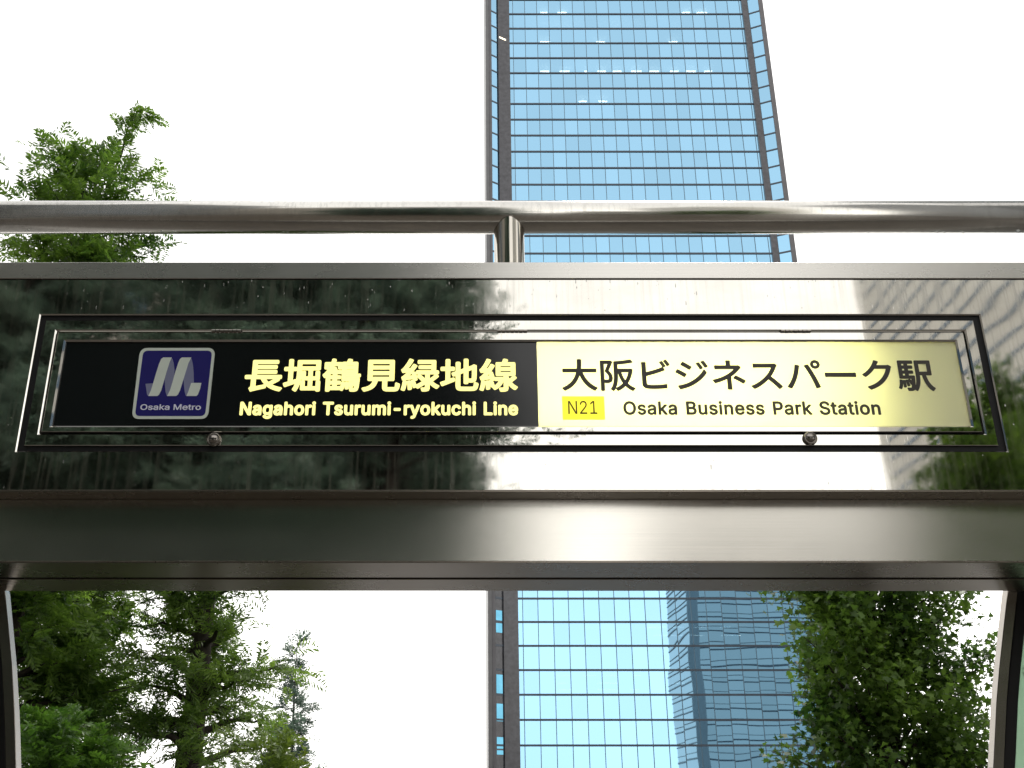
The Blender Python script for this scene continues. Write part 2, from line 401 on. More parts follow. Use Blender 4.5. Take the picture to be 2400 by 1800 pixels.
# ---- lettering
def text_mesh(s, bold=0., spacing=1.0, res=6, wordsp=1.0):
    cu = bpy.data.curves.new('t', 'FONT'); cu.body = s; cu.size = 1; cu.offset = bold; cu.resolution_u = res; cu.space_character = spacing
    cu.space_word = wordsp; cu.extrude = .0
    if FONT is not None and s.isascii(): cu.font = FONT
    o = bpy.data.objects.new('t', cu); COL.objects.link(o)
    dg = bpy.context.evaluated_depsgraph_get(); crv = o.evaluated_get(dg).to_curve(dg)
    # every outline is filled on its own, so overlapping contours of one letter never cancel out
    loops = []
    for spl in crv.splines:
        P = []; bp = spl.bezier_points; n = len(bp)
        for i in range(n):
            a, b = bp[i], bp[(i + 1) % n]
            straight = a.handle_right_type == 'VECTOR' and b.handle_left_type == 'VECTOR'
            q = mgeo.interpolate_bezier(a.co, a.handle_right, b.handle_left, b.co, 2 if straight else res + 1)
            P += [(v.x, v.y) for v in q[:-1]]
        Q = [P[0]]
        for p in P[1:]:
            if abs(p[0] - Q[-1][0]) + abs(p[1] - Q[-1][1]) > 1e-4: Q.append(p)
        if abs(Q[0][0] - Q[-1][0]) + abs(Q[0][1] - Q[-1][1]) < 1e-4: Q.pop()
        if len(Q) > 2: loops.append(Q)
    # constrained triangulation of all outlines, kept where the winding number is not zero
    PV, PE = [], []
    for Q in loops:
        b0 = len(PV); PV += Q; PE += [(b0 + i, b0 + (i + 1) % len(Q)) for i in range(len(Q))]
    rv, re_, rf, _, _, _ = mgeo.delaunay_2d_cdt([Vector(p) for p in PV], PE, [], 0, 1e-5)
    E = np.array([(PV[a], PV[b]) for a, b in PE]); y1, y2, x1, x2 = E[:, 0, 1], E[:, 1, 1], E[:, 0, 0], E[:, 1, 0]
    V = [(v.x, v.y, 0) for v in rv]; Fc = []
    for f in rf:
        cx = sum(rv[k].x for k in f) / len(f); cy = sum(rv[k].y for k in f) / len(f)
        upm = (y1 <= cy) & (y2 > cy); dnm = (y1 > cy) & (y2 <= cy); m_ = upm | dnm
        xi = x1[m_] + (cy - y1[m_]) / (y2[m_] - y1[m_]) * (x2[m_] - x1[m_])
        if np.sum(np.where(upm[m_], 1, -1) * (xi > cx)) != 0: Fc.append(tuple(f))
    bpy.data.objects.remove(o); me = bpy.data.meshes.new('t'); me.from_pydata(V, [], Fc); return me
def fit_text(name, s, bounds, y, mat, parent, bold=0., th=.0015, spacing=1.0, wordsp=1.0, fat=0., split=False):
    """bounds = xl, xr, zb, zt ; raised film letters; fat thickens every stroke by that many em on all sides"""
    me = text_mesh(s, bold, spacing, wordsp=wordsp)
    bm = bmesh.new(); bm.from_mesh(me)
    ext = bmesh.ops.extrude_face_region(bm, geom=list(bm.faces))
    for v in ext['geom']:
        if isinstance(v, bmesh.types.BMVert): v.co.z -= 1
    bmesh.ops.recalc_face_normals(bm, faces=bm.faces)
    bm.verts.index_update()
    V0 = np.array([v.co[:] for v in bm.verts]); F0 = [tuple(v.index for v in f.verts) for f in bm.faces]; bm.free()
    V, Fc = [], []
    offs = [(0, 0)] + ([(fat * math.cos(a), fat * math.sin(a)) for a in np.linspace(0, 2 * math.pi, 9)[:-1]] if fat else [])
    for k, (dx, dy) in enumerate(offs):
        q = V0.copy(); q[:, 0] += dx; q[:, 1] += dy; q[:, 2] = np.where(q[:, 2] > -.5, q[:, 2] - k * .00006, th)
        V.append(q); Fc += [tuple(i + k * len(V0) for i in f) for f in F0]
    V = np.concatenate(V); a0, b0 = V[:, 0].min(), V[:, 1].min(); a1, b1 = V[:, 0].max(), V[:, 1].max()
    xl, xr, zb, zt = bounds
    Xc = xl + (V[:, 0] - a0) / (a1 - a0) * (xr - xl); Zc = zb + (V[:, 1] - b0) / (b1 - b0) * (zt - zb); Yc = y + V[:, 2]
    if split:   # one object per word: cut where the line has a wide gap
        h = zt - zb; fx = np.array([min(Xc[i] for i in f) for f in Fc]); gx = np.array([max(Xc[i] for i in f) for f in Fc])
        order = np.argsort(fx); groups = [[order[0]]]; reach = gx[order[0]]
        for q in order[1:]:
            if fx[q] > reach + split * h: groups.append([])
            groups[-1].append(q); reach = max(reach, gx[q])
    else: groups = [list(range(len(Fc)))]
    for gset in groups:
        idx = sorted({i for q in gset for i in Fc[q]}); mp_ = {i: n for n, i in enumerate(idx)}
        m2 = bpy.data.meshes.new(name); m2.from_pydata([(Xc[i], Yc[i], Zc[i]) for i in idx], [], [tuple(mp_[i] for i in Fc[q]) for q in gset])
        o = link(name, m2, mat, parent)
    bpy.data.meshes.remove(me)
    return o
FONT = None
try:
    import os
    FONT = bpy.data.fonts.load(os.path.join(bpy.utils.system_resource('DATAFILES', path='fonts'), 'Inter.woff2'))
except Exception: FONT = None
YT = YPAN - .0017
def tb(xl, xr, yt, yb): return (X(*xl, YPAN), X(*xr, YPAN), Z(yb, YPAN), Z(yt, YPAN))
fit_text('lettering', '長堀鶴見緑地線', tb((571, 915), (1214, 912), 840.5, 918.5), YT, LETY, blackp, fat=.027)
fit_text('lettering', 'Nagahori Tsurumi-ryokuchi Line', tb((561, 973), (1214.5, 962), 941, 982), YT, LETY, blackp, fat=.032, spacing=1.04, wordsp=1.25, split=.2)
fit_text('lettering', '大阪ビジネスパーク駅', tb((1317.5, 915), (2194, 915), 842, 917), YT, INK, yelp, fat=.020)
fit_text('lettering', 'Osaka Business Park Station', tb((1461.5, 970), (2065, 970), 940, 973), YT, INK, yelp, fat=.024, spacing=1.05, wordsp=1.3, split=.25)
tx = tb((1318, 957), (1417, 957), 929, 984)
MB().box(tx[0], tx[1], YT + .0007, YPAN - .0002, tx[2], tx[3]).build('number_tag', TAGY, yelp)
fit_text('lettering', 'N21', tb((1332, 968), (1399.5, 960), 940, 970.5), YT - .0012, INK, yelp)

# ---- operator emblem plate, traced in its own plane
NAVY = simple('navy_enamel', (.024, .020, .165), .25, var=.05)
PALE = simple('pale_silver_film', (.70, .76, .68), .35, var=.04)
MAUV = simple('mauve_film', (.22, .23, .36), .35, var=.05)
PTXT = simple('pale_lilac_film', (.82, .82, .95), .35, var=.04)
def Lp(u, v, y): 
    return at(300 + u / 8.295, 800 + v / 8.295, y)
def smooth_poly(P, it=2):
    return P
def slab(P, y, th, name, mat, parent, closed_round=None):
    V = [Lp(u, v, YPAN) for u, v in P]; n = len(V)
    a = [(p.x, y, p.z) for p in V]; c = [(p.x, y + th, p.z) for p in V]
    b = MB(); b.add(a + c, [tuple(range(n)), tuple(range(2 * n - 1, n - 1, -1))] + [(i, (i + 1) % n, n + (i + 1) % n, n + i) for i in range(n)])
    me = bpy.data.meshes.new(name); me.from_pydata(b.v, [], b.f); bm = bmesh.new(); bm.from_mesh(me)
    bmesh.ops.triangulate(bm, faces=bm.faces, ngon_method='EAR_CLIP'); bmesh.ops.recalc_face_normals(bm, faces=bm.faces); bm.to_mesh(me); bm.free()
    return link(name, me, mat, parent)
def rrect(c, r, n=8):
    P = []
    for i in range(4):
        p = Vector(c[i]); a = (Vector(c[i - 1]) - p).normalized(); d = (Vector(c[(i + 1) % 4]) - p).normalized()
        s, e2 = p + a * r, p + d * r
        for k in range(n + 1):
            t = k / n; q = s * (1 - t) ** 2 + p * 2 * t * (1 - t) + e2 * t * t; P.append((q.x, q.y))
    return P
plate = slab(rrect([(240, 132), (1700, 132), (1555, 1512), (72, 1512)], 150), YPAN - .0020, .0018, 'logo_plate', PALE, sign)
plate['label'] = 'navy square emblem plate with pale border'
slab(rrect([(300, 186), (1640, 186), (1502, 1456), (138, 1456)], 100), YPAN - .0026, .0006, 'plate_field', NAVY, plate)
y2 = YPAN - .0036
for P in ([(345, 832), (500, 820), (450, 990), (420, 1066), (392, 1062), (375, 1040)],
          [(840, 325), (868, 345), (893, 430), (908, 560), (900, 760), (850, 1000), (800, 1066), (758, 1064), (735, 990), (722, 860), (716, 740), (770, 560)],
          [(1225, 325), (1245, 360), (1268, 480), (1280, 620), (1285, 815), (1240, 960), (1160, 1066), (1125, 1060), (1105, 980), (1092, 860), (1084, 740), (1140, 540)]):
    slab(P, y2 + .0005, .0005, 'emblem_shade', MAUV, plate)
for P in ([(690, 320), (650, 350), (610, 440), (555, 610), (500, 800), (450, 960), (400, 1068), (575, 1068), (610, 1040), (650, 960), (700, 790), (755, 600), (815, 410), (855, 320)],
          [(1055, 320), (1015, 350), (980, 430), (925, 600), (870, 800), (820, 960), (765, 1068), (940, 1068), (975, 1040), (1015, 960), (1065, 800), (1115, 640), (1180, 430), (1235, 320)],
          [(1232, 815), (1430, 815), (1405, 930), (1362, 1040), (1335, 1068), (1140, 1068), (1170, 1000), (1205, 900)]):
    slab(P, y2, .0008, 'emblem_stroke', PALE, plate)
q0, q1 = Lp(238, 1340, YPAN), Lp(1425, 1228, YPAN)
fit_text('lettering', 'Osaka Metro', (q0.x, Lp(1422, 1300, YPAN).x, q0.z, q1.z), YPAN - .0034, PTXT, plate, fat=.014, th=.0008, split=.25)

# water beads left by the rain on the header
wb = bmesh.new(); rnd = random.Random(3)
WAT, t, b_, o_ = M_('water'); b_.inputs['Base Color'].default_value = (.9, .93, .95, 1); b_.inputs['Roughness'].default_value = .03
b_.inputs['Transmission Weight'].default_value = 1; b_.inputs['IOR'].default_value = 1.33
for i in range(170):
    x = rnd.uniform(-2, 2.2); z = rnd.uniform(Z1, ZT)
    if R_g0[0] < x < R_g0[1] and R_g0[2] - .01 < z < R_g0[3] + .01: z = ZT - rnd.random() ** 2 * (ZT - R_g0[3] - .02) - .004
    r = rnd.uniform(.0009, .0021); L = rnd.choice([1, 1.3, 2, 3, 5])
    bmesh.ops.create_icosphere(wb, subdivisions=1, radius=1, matrix=Matrix.Translation((x, YF, z)) @ Matrix.Diagonal((r, r * .5, r * L, 1)))
for i in range(60):
    x = rnd.uniform(XL + 1, XR - 1); r = rnd.uniform(.002, .0035)
    bmesh.ops.create_icosphere(wb, subdivisions=1, radius=1, matrix=Matrix.Translation((x, YP + rnd.uniform(-.01, .01), zc - rp)) @ Matrix.Diagonal((r, r, r * 1.3, 1)))
me = bpy.data.meshes.new('water_beads'); wb.to_mesh(me); wb.free()
me.polygons.foreach_set('use_smooth', [True] * len(me.polygons))
tag(link('water_beads', me, WAT), 'small rain beads clinging to the mirror steel header and under the pipe rail', 'water beads', kind='stuff')

# ================================================================== OFFICE TOWER
DT = 178.0; CK = -0.0
# floor line heights: fit of the measured rows (index, py)
rows = {0: 0, 1: 32.5, 2: 67.4, 3: 100.8, 4: 135.6, 5: 171.3, 6: 207.5, 7: 243.7, 8: 280.7, 9: 318.3, 10: 355.8, 11: 394.7, 12: 433.5, 13: 473, 15: 551.5, 16: 592.7,
        33: 1400, 34: 1455, 35: 1513, 36: 1571, 37: 1629, 38: 1688.6, 39: 1750.6}
ks = np.array(list(rows)); zs = np.array([at(1118, rows[k], DT).z for k in rows])
A_, B_ = np.polyfit(ks, zs, 1)
zf = lambda k: A_ * k + B_
XG0 = X(1200, 473, DT); XG1 = X(1000 + 1757 / 2.212, 473, DT)
PW = (X(1000 + 1770 / 2.212, 565, DT) - X(1000 + 466 / 2.212, 565, DT)) / 19
XM0 = X(1000 + 466 / 2.212, 565, DT)
BH, MW = .33, .12
def tower_glass(name, tint, tr=.10, wav=.012):
    m, t, b, o = M_(name)
    b.inputs['Metallic'].default_value = 1; b.inputs['Roughness'].default_value = .015
    oi = N(t, 'ShaderNodeObjectInfo')
    c = ramp(t, oi.outputs['Random'], [(0, tuple(x * .92 for x in tint)), (1, tuple(min(1, x * 1.05) for x in tint))])
    t.links.new(c, b.inputs['Base Color'])
    gm = N(t, 'ShaderNodeNewGeometry')
    mp = N(t, 'ShaderNodeMapping'); mp.inputs['Scale'].default_value = (.7, 1, 1.2); t.links.new(gm.outputs['Position'], mp.inputs[0])
    t.links.new(bump(t, noise(t, mp.outputs[0], .085, 1.2, .4), wav), b.inputs['Normal'])
    tp = N(t, 'ShaderNodeBsdfTransparent'); tp.inputs[0].default_value = (.75, .9, .95, 1)
    ms = N(t, 'ShaderNodeMixShader'); ms.inputs[0].default_value = tr
    t.links.new(b.outputs[0], ms.inputs[1]); t.links.new(tp.outputs[0], ms.inputs[2]); t.links.new(ms.outputs[0], o.inputs[0])
    return m
TG = tower_glass('blue_mirror_glass', (.268, .478, .645), wav=.055)
BANDM = simple('dark_blue_metal', (.030, .045, .065), .35, .0, .2, .4)
GRAN = simple('polished_dark_granite', (.055, .055, .062), .22, 0, .35, 1.2)
GRAN2 = simple('pale_grey_granite', (.10, .10, .103), .4, 0, .15, .6)
tower = tag(empty('office_tower', ((XG0 + XG1) / 2, DT, 0)), 'tall office tower of blue mirror glass with dark floor lines and dark stone corner piers', 'office tower')
KT = -8; KB = 41
ztop = zf(KT); zbot = 0.0
aL, aR, dep = 1.45, 2.15, 1.0
cwL = X(1200, 473, DT) - X(1171, 473, DT)       # inner dark column widths
cwR = X(1000 + 1790 / 2.212, 473, DT) - XG1
# core and roof
MB().box(XG0 + .2, XG1 - .2, DT + 7, DT + 45, zbot, ztop).build('core', simple('dark_interior', (.03, .035, .04), .8), tower)
# dark columns
MB().box(XG0 - cwL, XG0, DT - .35, DT + 7, zbot, ztop + 2).build('corner_column', GRAN, tower)
MB().box(XG1, XG1 + cwR, DT - .35, DT + 7, zbot, ztop + 2).build('corner_column', GRAN, tower)
xa0, xa1 = XG0 - cwL - aL, XG0 - cwL
xb0, xb1 = XG1 + cwR, XG1 + cwR + aR
pwL = xa0 - X(1139.5, 473, DT)
b = MB(); b.box(xa0 - pwL, xa0 - pwL * .45, DT - dep - .35, DT + 45, zbot, ztop + 2); b.build('outer_pier', GRAN2, tower, bevel=.06)
b = MB(); b.box(xa0 - pwL * .45 + .003, xa0, DT - dep - .25, DT + 44, zbot, ztop + 2); b.build('outer_pier', simple('grey_granite', (.075, .072, .078), .35, 0, .2, .6), tower, bevel=.04)
b = MB(); b.box(xb1, xb1 + .95, DT - dep - .3, DT + 45, zbot, ztop + 2); b.build('outer_pier', simple('grey_granite_right', (.085, .08, .085), .35, 0, .2, .6), tower, bevel=.05)
MB().box(xa0 - pwL, xb1 + .9, DT - dep - .5, DT + 46, ztop + 2, ztop + 5).build('roof_parapet', GRAN2, tower)
# floor bands and mullions
bme = None
for k in range(KT, KB + 1):
    z = zf(k)
    if z < .5: break
    if bme is None:
        bme = MB().box(XG0, XG1, -.12, .2, -BH / 2, BH / 2).mesh('floor_band')
        bmn = MB().box(XG0, XG1, -.02, 6.5, -.12, .12).mesh('floor_slab')
        bL = MB().add([(xa0, -dep - .08, -.17), (xa1, -.08, -.17), (xa1, -.08, .17), (xa0, -dep - .08, .17), (xa0, -dep + .1, -.17), (xa1, .1, -.17), (xa1, .1, .17), (xa0, -dep + .1, .17)],
                      [(0, 1, 2, 3), (4, 7, 6, 5), (0, 4, 5, 1), (3, 2, 6, 7), (0, 3, 7, 4), (1, 5, 6, 2)]).mesh('side_band')
        bR = MB().add([(xb1, -dep - .08, -.17), (xb0, -.08, -.17), (xb0, -.08, .17), (xb1, -dep - .08, .17), (xb1, -dep + .1, -.17), (xb0, .1, -.17), (xb0, .1, .17), (xb1, -dep + .1, .17)],
                      [(0, 3, 2, 1), (4, 5, 6, 7), (0, 1, 5, 4), (3, 7, 6, 2), (0, 4, 7, 3), (1, 2, 6, 5)]).mesh('side_band')
    for mesh_, nm in ((bme, 'floor_band'), (bL, 'side_band'), (bR, 'side_band')):
        o = link(nm, mesh_, BANDM, tower); o.location = Vector((0, DT, z)) - Vector(tower.location)
SLAB = simple('ceiling_board', (.25, .27, .27), .8)
b = MB()
for k in range(KT, KB + 1):
    z = zf(k)
    if z > 2: b.box(XG0 + .02, XG1 - .02, DT + .22, DT + 7, z - .1, z + .1)
sl = b.build('floor_slab', SLAB, tower); sl['kind'] = 'stuff'
mm_ = MB().box(-MW / 2, MW / 2, -.05, .15, zbot, ztop).mesh('mullion')
MULM = simple('blue_grey_metal', (.06, .11, .15), .35, 0, .1, .4)
xs_m = [XM0 + i * PW for i in range(20)]
for x in xs_m:
    o = link('mullion', mm_, MULM, tower); o.location = Vector((x, DT, 0)) - Vector(tower.location)
# panes
fl = -A_
pme = MB().box(-(PW - MW) / 2, (PW - MW) / 2, -.01, .01, -(fl - BH) / 2, (fl - BH) / 2).mesh('pane'); pme.materials.append(TG)
nme_w0 = XM0 - XG0
def tilt(o): o.rotation_euler = (random.gauss(0, .0010), 0, random.gauss(0, .0014))
cells = []
for k in range(KT, KB):
    for i in range(-1, 20):
        cells.append((k, i))
# every pane visible through the gaps, nearest (lowest) rows first, 300 as parts
vis = [(k, i) for k in range(KB - 2, 31, -1) for i in range(0, 14)] + [(k, i) for k in (16, 15, 14) for i in range(0, 19)] + [(k, i) for k in (12, 11, 10, 9, 8, 7) for i in range(0, 19)]
vis = vis[:300]; vset = set(vis)
for k, i in vis:
    o = link('pane', pme, TG, tower)
    o.location = Vector((xs_m[i] + PW / 2, DT + .03, (zf(k) + zf(k + 1)) / 2)) - Vector(tower.location); tilt(o)
b = MB()
for k, i in cells:
    if (k, i) in vset or zf(k + 1) < .3: continue
    if i == -1: xa, xb = XG0, XM0 - MW / 2
    elif i == 19: xa, xb = xs_m[19] + MW / 2, XG1
    else: xa, xb = xs_m[i] + MW / 2, xs_m[i] + PW - MW / 2
    z0_, z1_ = zf(k + 1) + BH / 2, zf(k) - BH / 2
    hx, hz = (xb - xa) / 2 * random.gauss(0, .0014), (z1_ - z0_) / 2 * random.gauss(0, .001)
    Y_ = DT + .02
    b.add([(xa, Y_ - hx - hz, z0_), (xb, Y_ + hx - hz, z0_), (xb, Y_ + hx + hz, z1_), (xa, Y_ - hx + hz, z1_)], [(0, 1, 2, 3)])
me = bpy.data.meshes.new('glazing'); me.from_pydata(b.v, [], b.f)
TG2 = TG.copy(); TG2.name = 'blue_mirror_glass_rows'
t = TG2.node_tree; oi = [n for n in t.nodes if n.type == 'OBJECT_INFO'][0]; gi = [n for n in t.nodes if n.type == 'NEW_GEOMETRY'][0]
rp_n = [n for n in t.nodes if n.type == 'VALTORGB'][0]; t.links.new(gi.outputs['Random Per Island'], rp_n.inputs[0])
o = link('glazing', me, TG2, tower); o['kind'] = 'stuff'
# splayed side panes
def side_pane_mesh(xo, xi, h):
    return MB().add([(xo, -dep, -h), (xi, 0, -h), (xi, 0, h), (xo, -dep, h), (xo, -dep + .03, -h), (xi, .03, -h), (xi, .03, h), (xo, -dep + .03, h)],
                    [(0, 1, 2, 3), (4, 7, 6, 5), (0, 4, 5, 1), (3, 2, 6, 7), (0, 3, 7, 4), (1, 5, 6, 2)]).mesh('side_pane')
spL = side_pane_mesh(xa0, xa1, (fl - .34) / 2); spR = side_pane_mesh(xb1, xb0, (fl - .34) / 2)
for k in range(KT, KB):
    zc_ = (zf(k) + zf(k + 1)) / 2
    if zf(k + 1) < .5: continue
    for m_, solid in ((spL, k > 29), (spR, False)):
        if solid:
            continue
        o = link('side_pane', m_, TG, tower); o.location = Vector((0, DT, zc_)) - Vector(tower.location)
# lower left splay: dark slab and blue pieces imitate the reflection in its glass
zs_ = (zf(30) + .0)
MB().add([(xa0, DT - dep - .02, 0), (xa1, DT - .02, 0), (xa1, DT - .02, zs_), (xa0, DT - dep - .02, zs_), (xa0, DT - dep + 1, 0), (xa1, DT + 1, 0), (xa1, DT + 1, zs_), (xa0, DT - dep + 1, zs_)],
         [(0, 1, 2, 3), (4, 7, 6, 5), (0, 4, 5, 1), (3, 2, 6, 7), (0, 3, 7, 4), (1, 5, 6, 2)]).build('dark_reflection', GRAN, tower)
WG = simple('blue_reflection_piece', (.10, .30, .42), .05, .9, .1, 1)
for ya_, yb3 in ((1432, 1459), (1462, 1484), (1582, 1627), (1650, 1691), (1728, 1755), (1759, 1769)):
    za, zb = at(1175, yb3, DT).z, at(1175, ya_, DT).z
    f0, f1 = .08, .85
    P0 = Vector((xa0 + (xa1 - xa0) * f0, DT - dep * (1 - f0) - .06, 0)); P1 = Vector((xa0 + (xa1 - xa0) * f1, DT - dep * (1 - f1) - .06, 0))
    MB().add([(P0.x, P0.y, za), (P1.x, P1.y, za), (P1.x, P1.y, zb), (P0.x, P0.y, zb), (P0.x, P0.y + .3, za), (P1.x, P1.y + .3, za), (P1.x, P1.y + .3, zb), (P0.x, P0.y + .3, zb)],
             [(0, 1, 2, 3), (4, 7, 6, 5), (0, 4, 5, 1), (3, 2, 6, 7), (0, 3, 7, 4), (1, 5, 6, 2)]).build('window', WG, tower)  # blue piece of the imitated reflection, not an opening
# ceiling lights seen through the glass (zoomed px of the top view; then lower rows)
LITE = emit('office_ceiling_lamp', (1, .98, .90), 9.0)
lights = []
def row_(y, segs, zoom=True):
    for a_, c_ in segs:
        if zoom: lights.append((1000 + a_ / 2.212, 1000 + c_ / 2.212, y / 2.212))
        else: lights.append((a_, c_, y))
row_(64, [(590, 625), (680, 725), (1325, 1365), (1400, 1455)])
row_(167, [(585, 635), (645, 695), (705, 750), (768, 810), (895, 940), (950, 1005), (1015, 1060), (1075, 1125), (1140, 1185), (1270, 1315)])
row_(216, [(588, 640), (880, 925), (1255, 1300)])
row_(368, [(590, 635), (690, 740), (818, 830), (885, 930), (965, 1010), (1060, 1115), (1155, 1205), (1262, 1305), (1345, 1395), (1440, 1480)])
row_(524, [(790, 830), (892, 935)])
row_(1470, [(1515, 1560), (1568, 1602), (1626, 1658), (1690, 1712)], False)
row_(1489, [(1530, 1600), (1615, 1650), (1690, 1735)], False)
row_(1583, [(1306, 1336), (1366, 1396), (1420, 1446), (1488, 1505)], False)
row_(1601, [(1308, 1332), (1398, 1448), (1575, 1605)], False)
row_(1616, [(1310, 1338), (1400, 1440), (1478, 1500)], False)
for a_, c_, y_ in lights:
    e0 = at(a_, y_, DT + 3.); e1 = at(c_, y_, DT + 3.)
    # lamp hangs just under the ceiling slab of the storey it is in
    MB().box(e0.x, e1.x, DT + 2.9, DT + 3.3, e0.z - .05, e0.z + .05).build('ceiling_lamp', LITE, tower)
# lit corner stair window
GOLD = emit('warm_lamp', (1, .85, .6), 3.0)
p = at(1180, 92, DT - .5)
MB().add([(p.x - .9, p.y, p.z + .55), (p.x + .5, p.y, p.z - .25), (p.x + .5, p.y, p.z - .02), (p.x - .9, p.y, p.z + .75), (p.x - .9, p.y + .2, p.z + .55), (p.x + .5, p.y + .2, p.z - .25), (p.x + .5, p.y + .2, p.z - .02), (p.x - .9, p.y + .2, p.z + .75)],
         [(0, 1, 2, 3), (4, 7, 6, 5), (0, 4, 5, 1), (3, 2, 6, 7), (0, 3, 7, 4), (1, 5, 6, 2)]).build('stair_lamp', GOLD, tower)

# ================================================================== the neighbouring tower that its glass mirrors
t2x, t2y = 57.4, 2 * DT - 280
tower2 = tag(empty('neighbouring_tower', (t2x + 22, t2y - 16, 0)), 'blue grey glass tower seen mirrored in the lower right panes of the blue tower', 'office tower')
TG3 = tower_glass('grey_blue_glass', (.27, .30, .31), .0, .008)
MB().box(t2x, t2x + 44, t2y - 32, t2y, 0, 92).build('body', TG3, tower2)
t2m = MB().box(t2x - .18, t2x + 44.18, t2y - 32.18, t2y + .18, -.15, .15).mesh('floor_band')
for k in range(1, 24):
    for dz in (0, 1.3):
        o = link('floor_band', t2m if dz == 0 else t2m, BANDM, tower2); o.location = Vector((0, 0, k * 3.9 + dz)) - Vector(tower2.location)
        if dz: o.scale = (1, 1, .4)
MB().box(t2x - .4, t2x + 2.6, t2y - .5, t2y + .4, 0, 93).build('corner_pier', simple('blue_grey_stone', (.22, .25, .27), .5), tower2)

# ================================================================== pale and added buildings behind the camera, mirrored in the steel
def refl(px, py, d): return at(px, py, 2 * YF + d)   # d metres behind the camera plane
PALEW = simple('pale_concrete', (.56, .55, .51), .6, 0, .08, .15)
RIB = simple('dark_blue_ribbon_glass', (.04, .08, .13), .12, .5, .1, .3)
XS = 120.0
hb = tag(empty('banded_building', (XS + 15, -200, 0)), 'pale high building with thin dark window bands, mirrored in the right end of the steel', 'building')
MB().box(XS, XS + 40, -281, -120, 0, 190).build('wall', PALEW, hb)
wbm = MB().box(XS - .2, XS + .5, -276, -124, -.55, .55).mesh('window_band')
for k in range(1, 36):
    o = link('window_band', wbm, RIB, hb); o.location = Vector((0, 0, k * 5.2)) - Vector(hb.location)
db = tag(empty('added_dark_block', (-32, -55, 0)), 'added brown grey block out of view, darkening the mirror image behind the trees at the left of the steel', 'building')  # added block, darkens the gaps between the mirrored trees
MB().box(-62, -3.2, -72, -46, 0, 58).build('wall', simple('dark_cladding', (.34, .32, .29), .6, 0, .12, .2), db)
wd = MB().box(-1.3, 1.3, -.05, .12, -.8, .8).mesh('window')
for zf_ in np.arange(3, 56, 3.6):
    for xx in np.arange(-24, -4, 3.6):
        o = link('window', wd, RIB, db); o.location = Vector((xx, -46.0, zf_)) - Vector(db.location)
eb = tag(empty('added_east_block', (90, -8, 0)), 'added grey block out of view, toning the reflection in the right flank of the pipe post', 'building')  # added block, gives the post's right flank a mass to mirror
MB().box(82, 100, -34, 16, 0, 98).build('wall', simple('grey_cladding', (.45, .44, .42), .6, 0, .12, .2), eb)
wl = MB().box(-.12, .05, -24.6, 24.6, -.7, .7).mesh('window_band')
for zf_ in np.arange(3, 96, 3.8):
    o = link('window_band', wl, RIB, eb); o.location = Vector((82, -9, zf_)) - Vector(eb.location)
wb_ = tag(empty('added_west_block', (-50, 0, 0)), 'added dark block out of view, darkening the reflection in the left flank of the pipe post', 'building')  # added block, keeps the post's left flank dark
MB().box(-66, -42, -30, 14, 0, 58).build('wall', simple('grey_cladding_dark', (.30, .29, .27), .6, 0, .12, .2), wb_)
for zf_ in np.arange(3, 56, 3.8):
    o = link('window_band', wl, RIB, wb_); o.location = Vector((-42, -8, zf_)) - Vector(wb_.location); o.scale = (1, .85, 1)
lb = tag(empty('low_building', (12, -30, 0)), 'low grey beige building mirrored softly in the hairline panel', 'building')
a_, c_ = refl(1600, 1200, 25), refl(2110, 1200, 25)
ztp = at(1600, 1168, 2 * YF + 25).z
MB().box(a_.x, c_.x + 2, -37, -25, 0, ztp).build('wall', simple('beige_wall', (.42, .40, .36), .7, 0, .1, .3), lb)
wn = MB().box(-.9, .9, -.05, .12, -.7, .7).mesh('window')
for zf_ in np.arange(3, ztp - 1.4, 3.2):
    for xx in np.arange(a_.x + 1.6, c_.x + 1, 2.6):
        o = link('window', wn, RIB, lb); o.location = Vector((xx, -25.0, zf_)) - Vector(lb.location)

# ================================================================== TREES
def leaf_mat(name, dark, light, trans=.35, hue=None):
    m, t, b, o = M_(name)
    g_ = N(t, 'ShaderNodeNewGeometry')
    n_ = noise(t, g_.outputs['Position'], 1.1, 3, .6)
    ad = N(t, 'ShaderNodeMath', operation='MULTIPLY_ADD'); t.links.new(g_.outputs['Random Per Island'], ad.inputs[0]); ad.inputs[1].default_value = .45
    t.links.new(mrange(t, n_, -.02, .78, .3, .7), ad.inputs[2])
    c = ramp(t, ad.outputs[0], [(0.05, dark), (.55, tuple((a + b2) / 2 for a, b2 in zip(dark, light))), (1, light)])
    t.links.new(c, b.inputs['Base Color']); b.inputs['Roughness'].default_value = .42; b.inputs['Specular IOR Level'].default_value = .4
    tr = N(t, 'ShaderNodeBsdfTranslucent'); hs = N(t, 'ShaderNodeHueSaturation'); hs.inputs['Value'].default_value = 1.9; hs.inputs['Saturation'].default_value = 1.1
    t.links.new(c, hs.inputs['Color']); t.links.new(hs.outputs[0], tr.inputs[0])
    ms = N(t, 'ShaderNodeMixShader'); ms.inputs[0].default_value = trans
    t.links.new(b.outputs[0], ms.inputs[1]); t.links.new(tr.outputs[0], ms.inputs[2]); t.links.new(ms.outputs[0], o.inputs[0]); return m
BARK = simple('brown_bark', (.045, .035, .028), .9, 0, .35, 14, .01)
LM1 = leaf_mat('conifer_leaf', (.032, .080, .016), (.16, .25, .05), .5)
LM1b = leaf_mat('conifer_leaf_olive', (.038, .078, .020), (.19, .285, .06), .5)
LM1c = leaf_mat('conifer_leaf_blue', (.040, .066, .056), (.15, .21, .16), .45)
LM2 = leaf_mat('maple_leaf', (.018, .055, .014), (.15, .24, .048), .45)
def unit(a): return a / np.maximum(np.linalg.norm(a, axis=-1, keepdims=True), 1e-9)
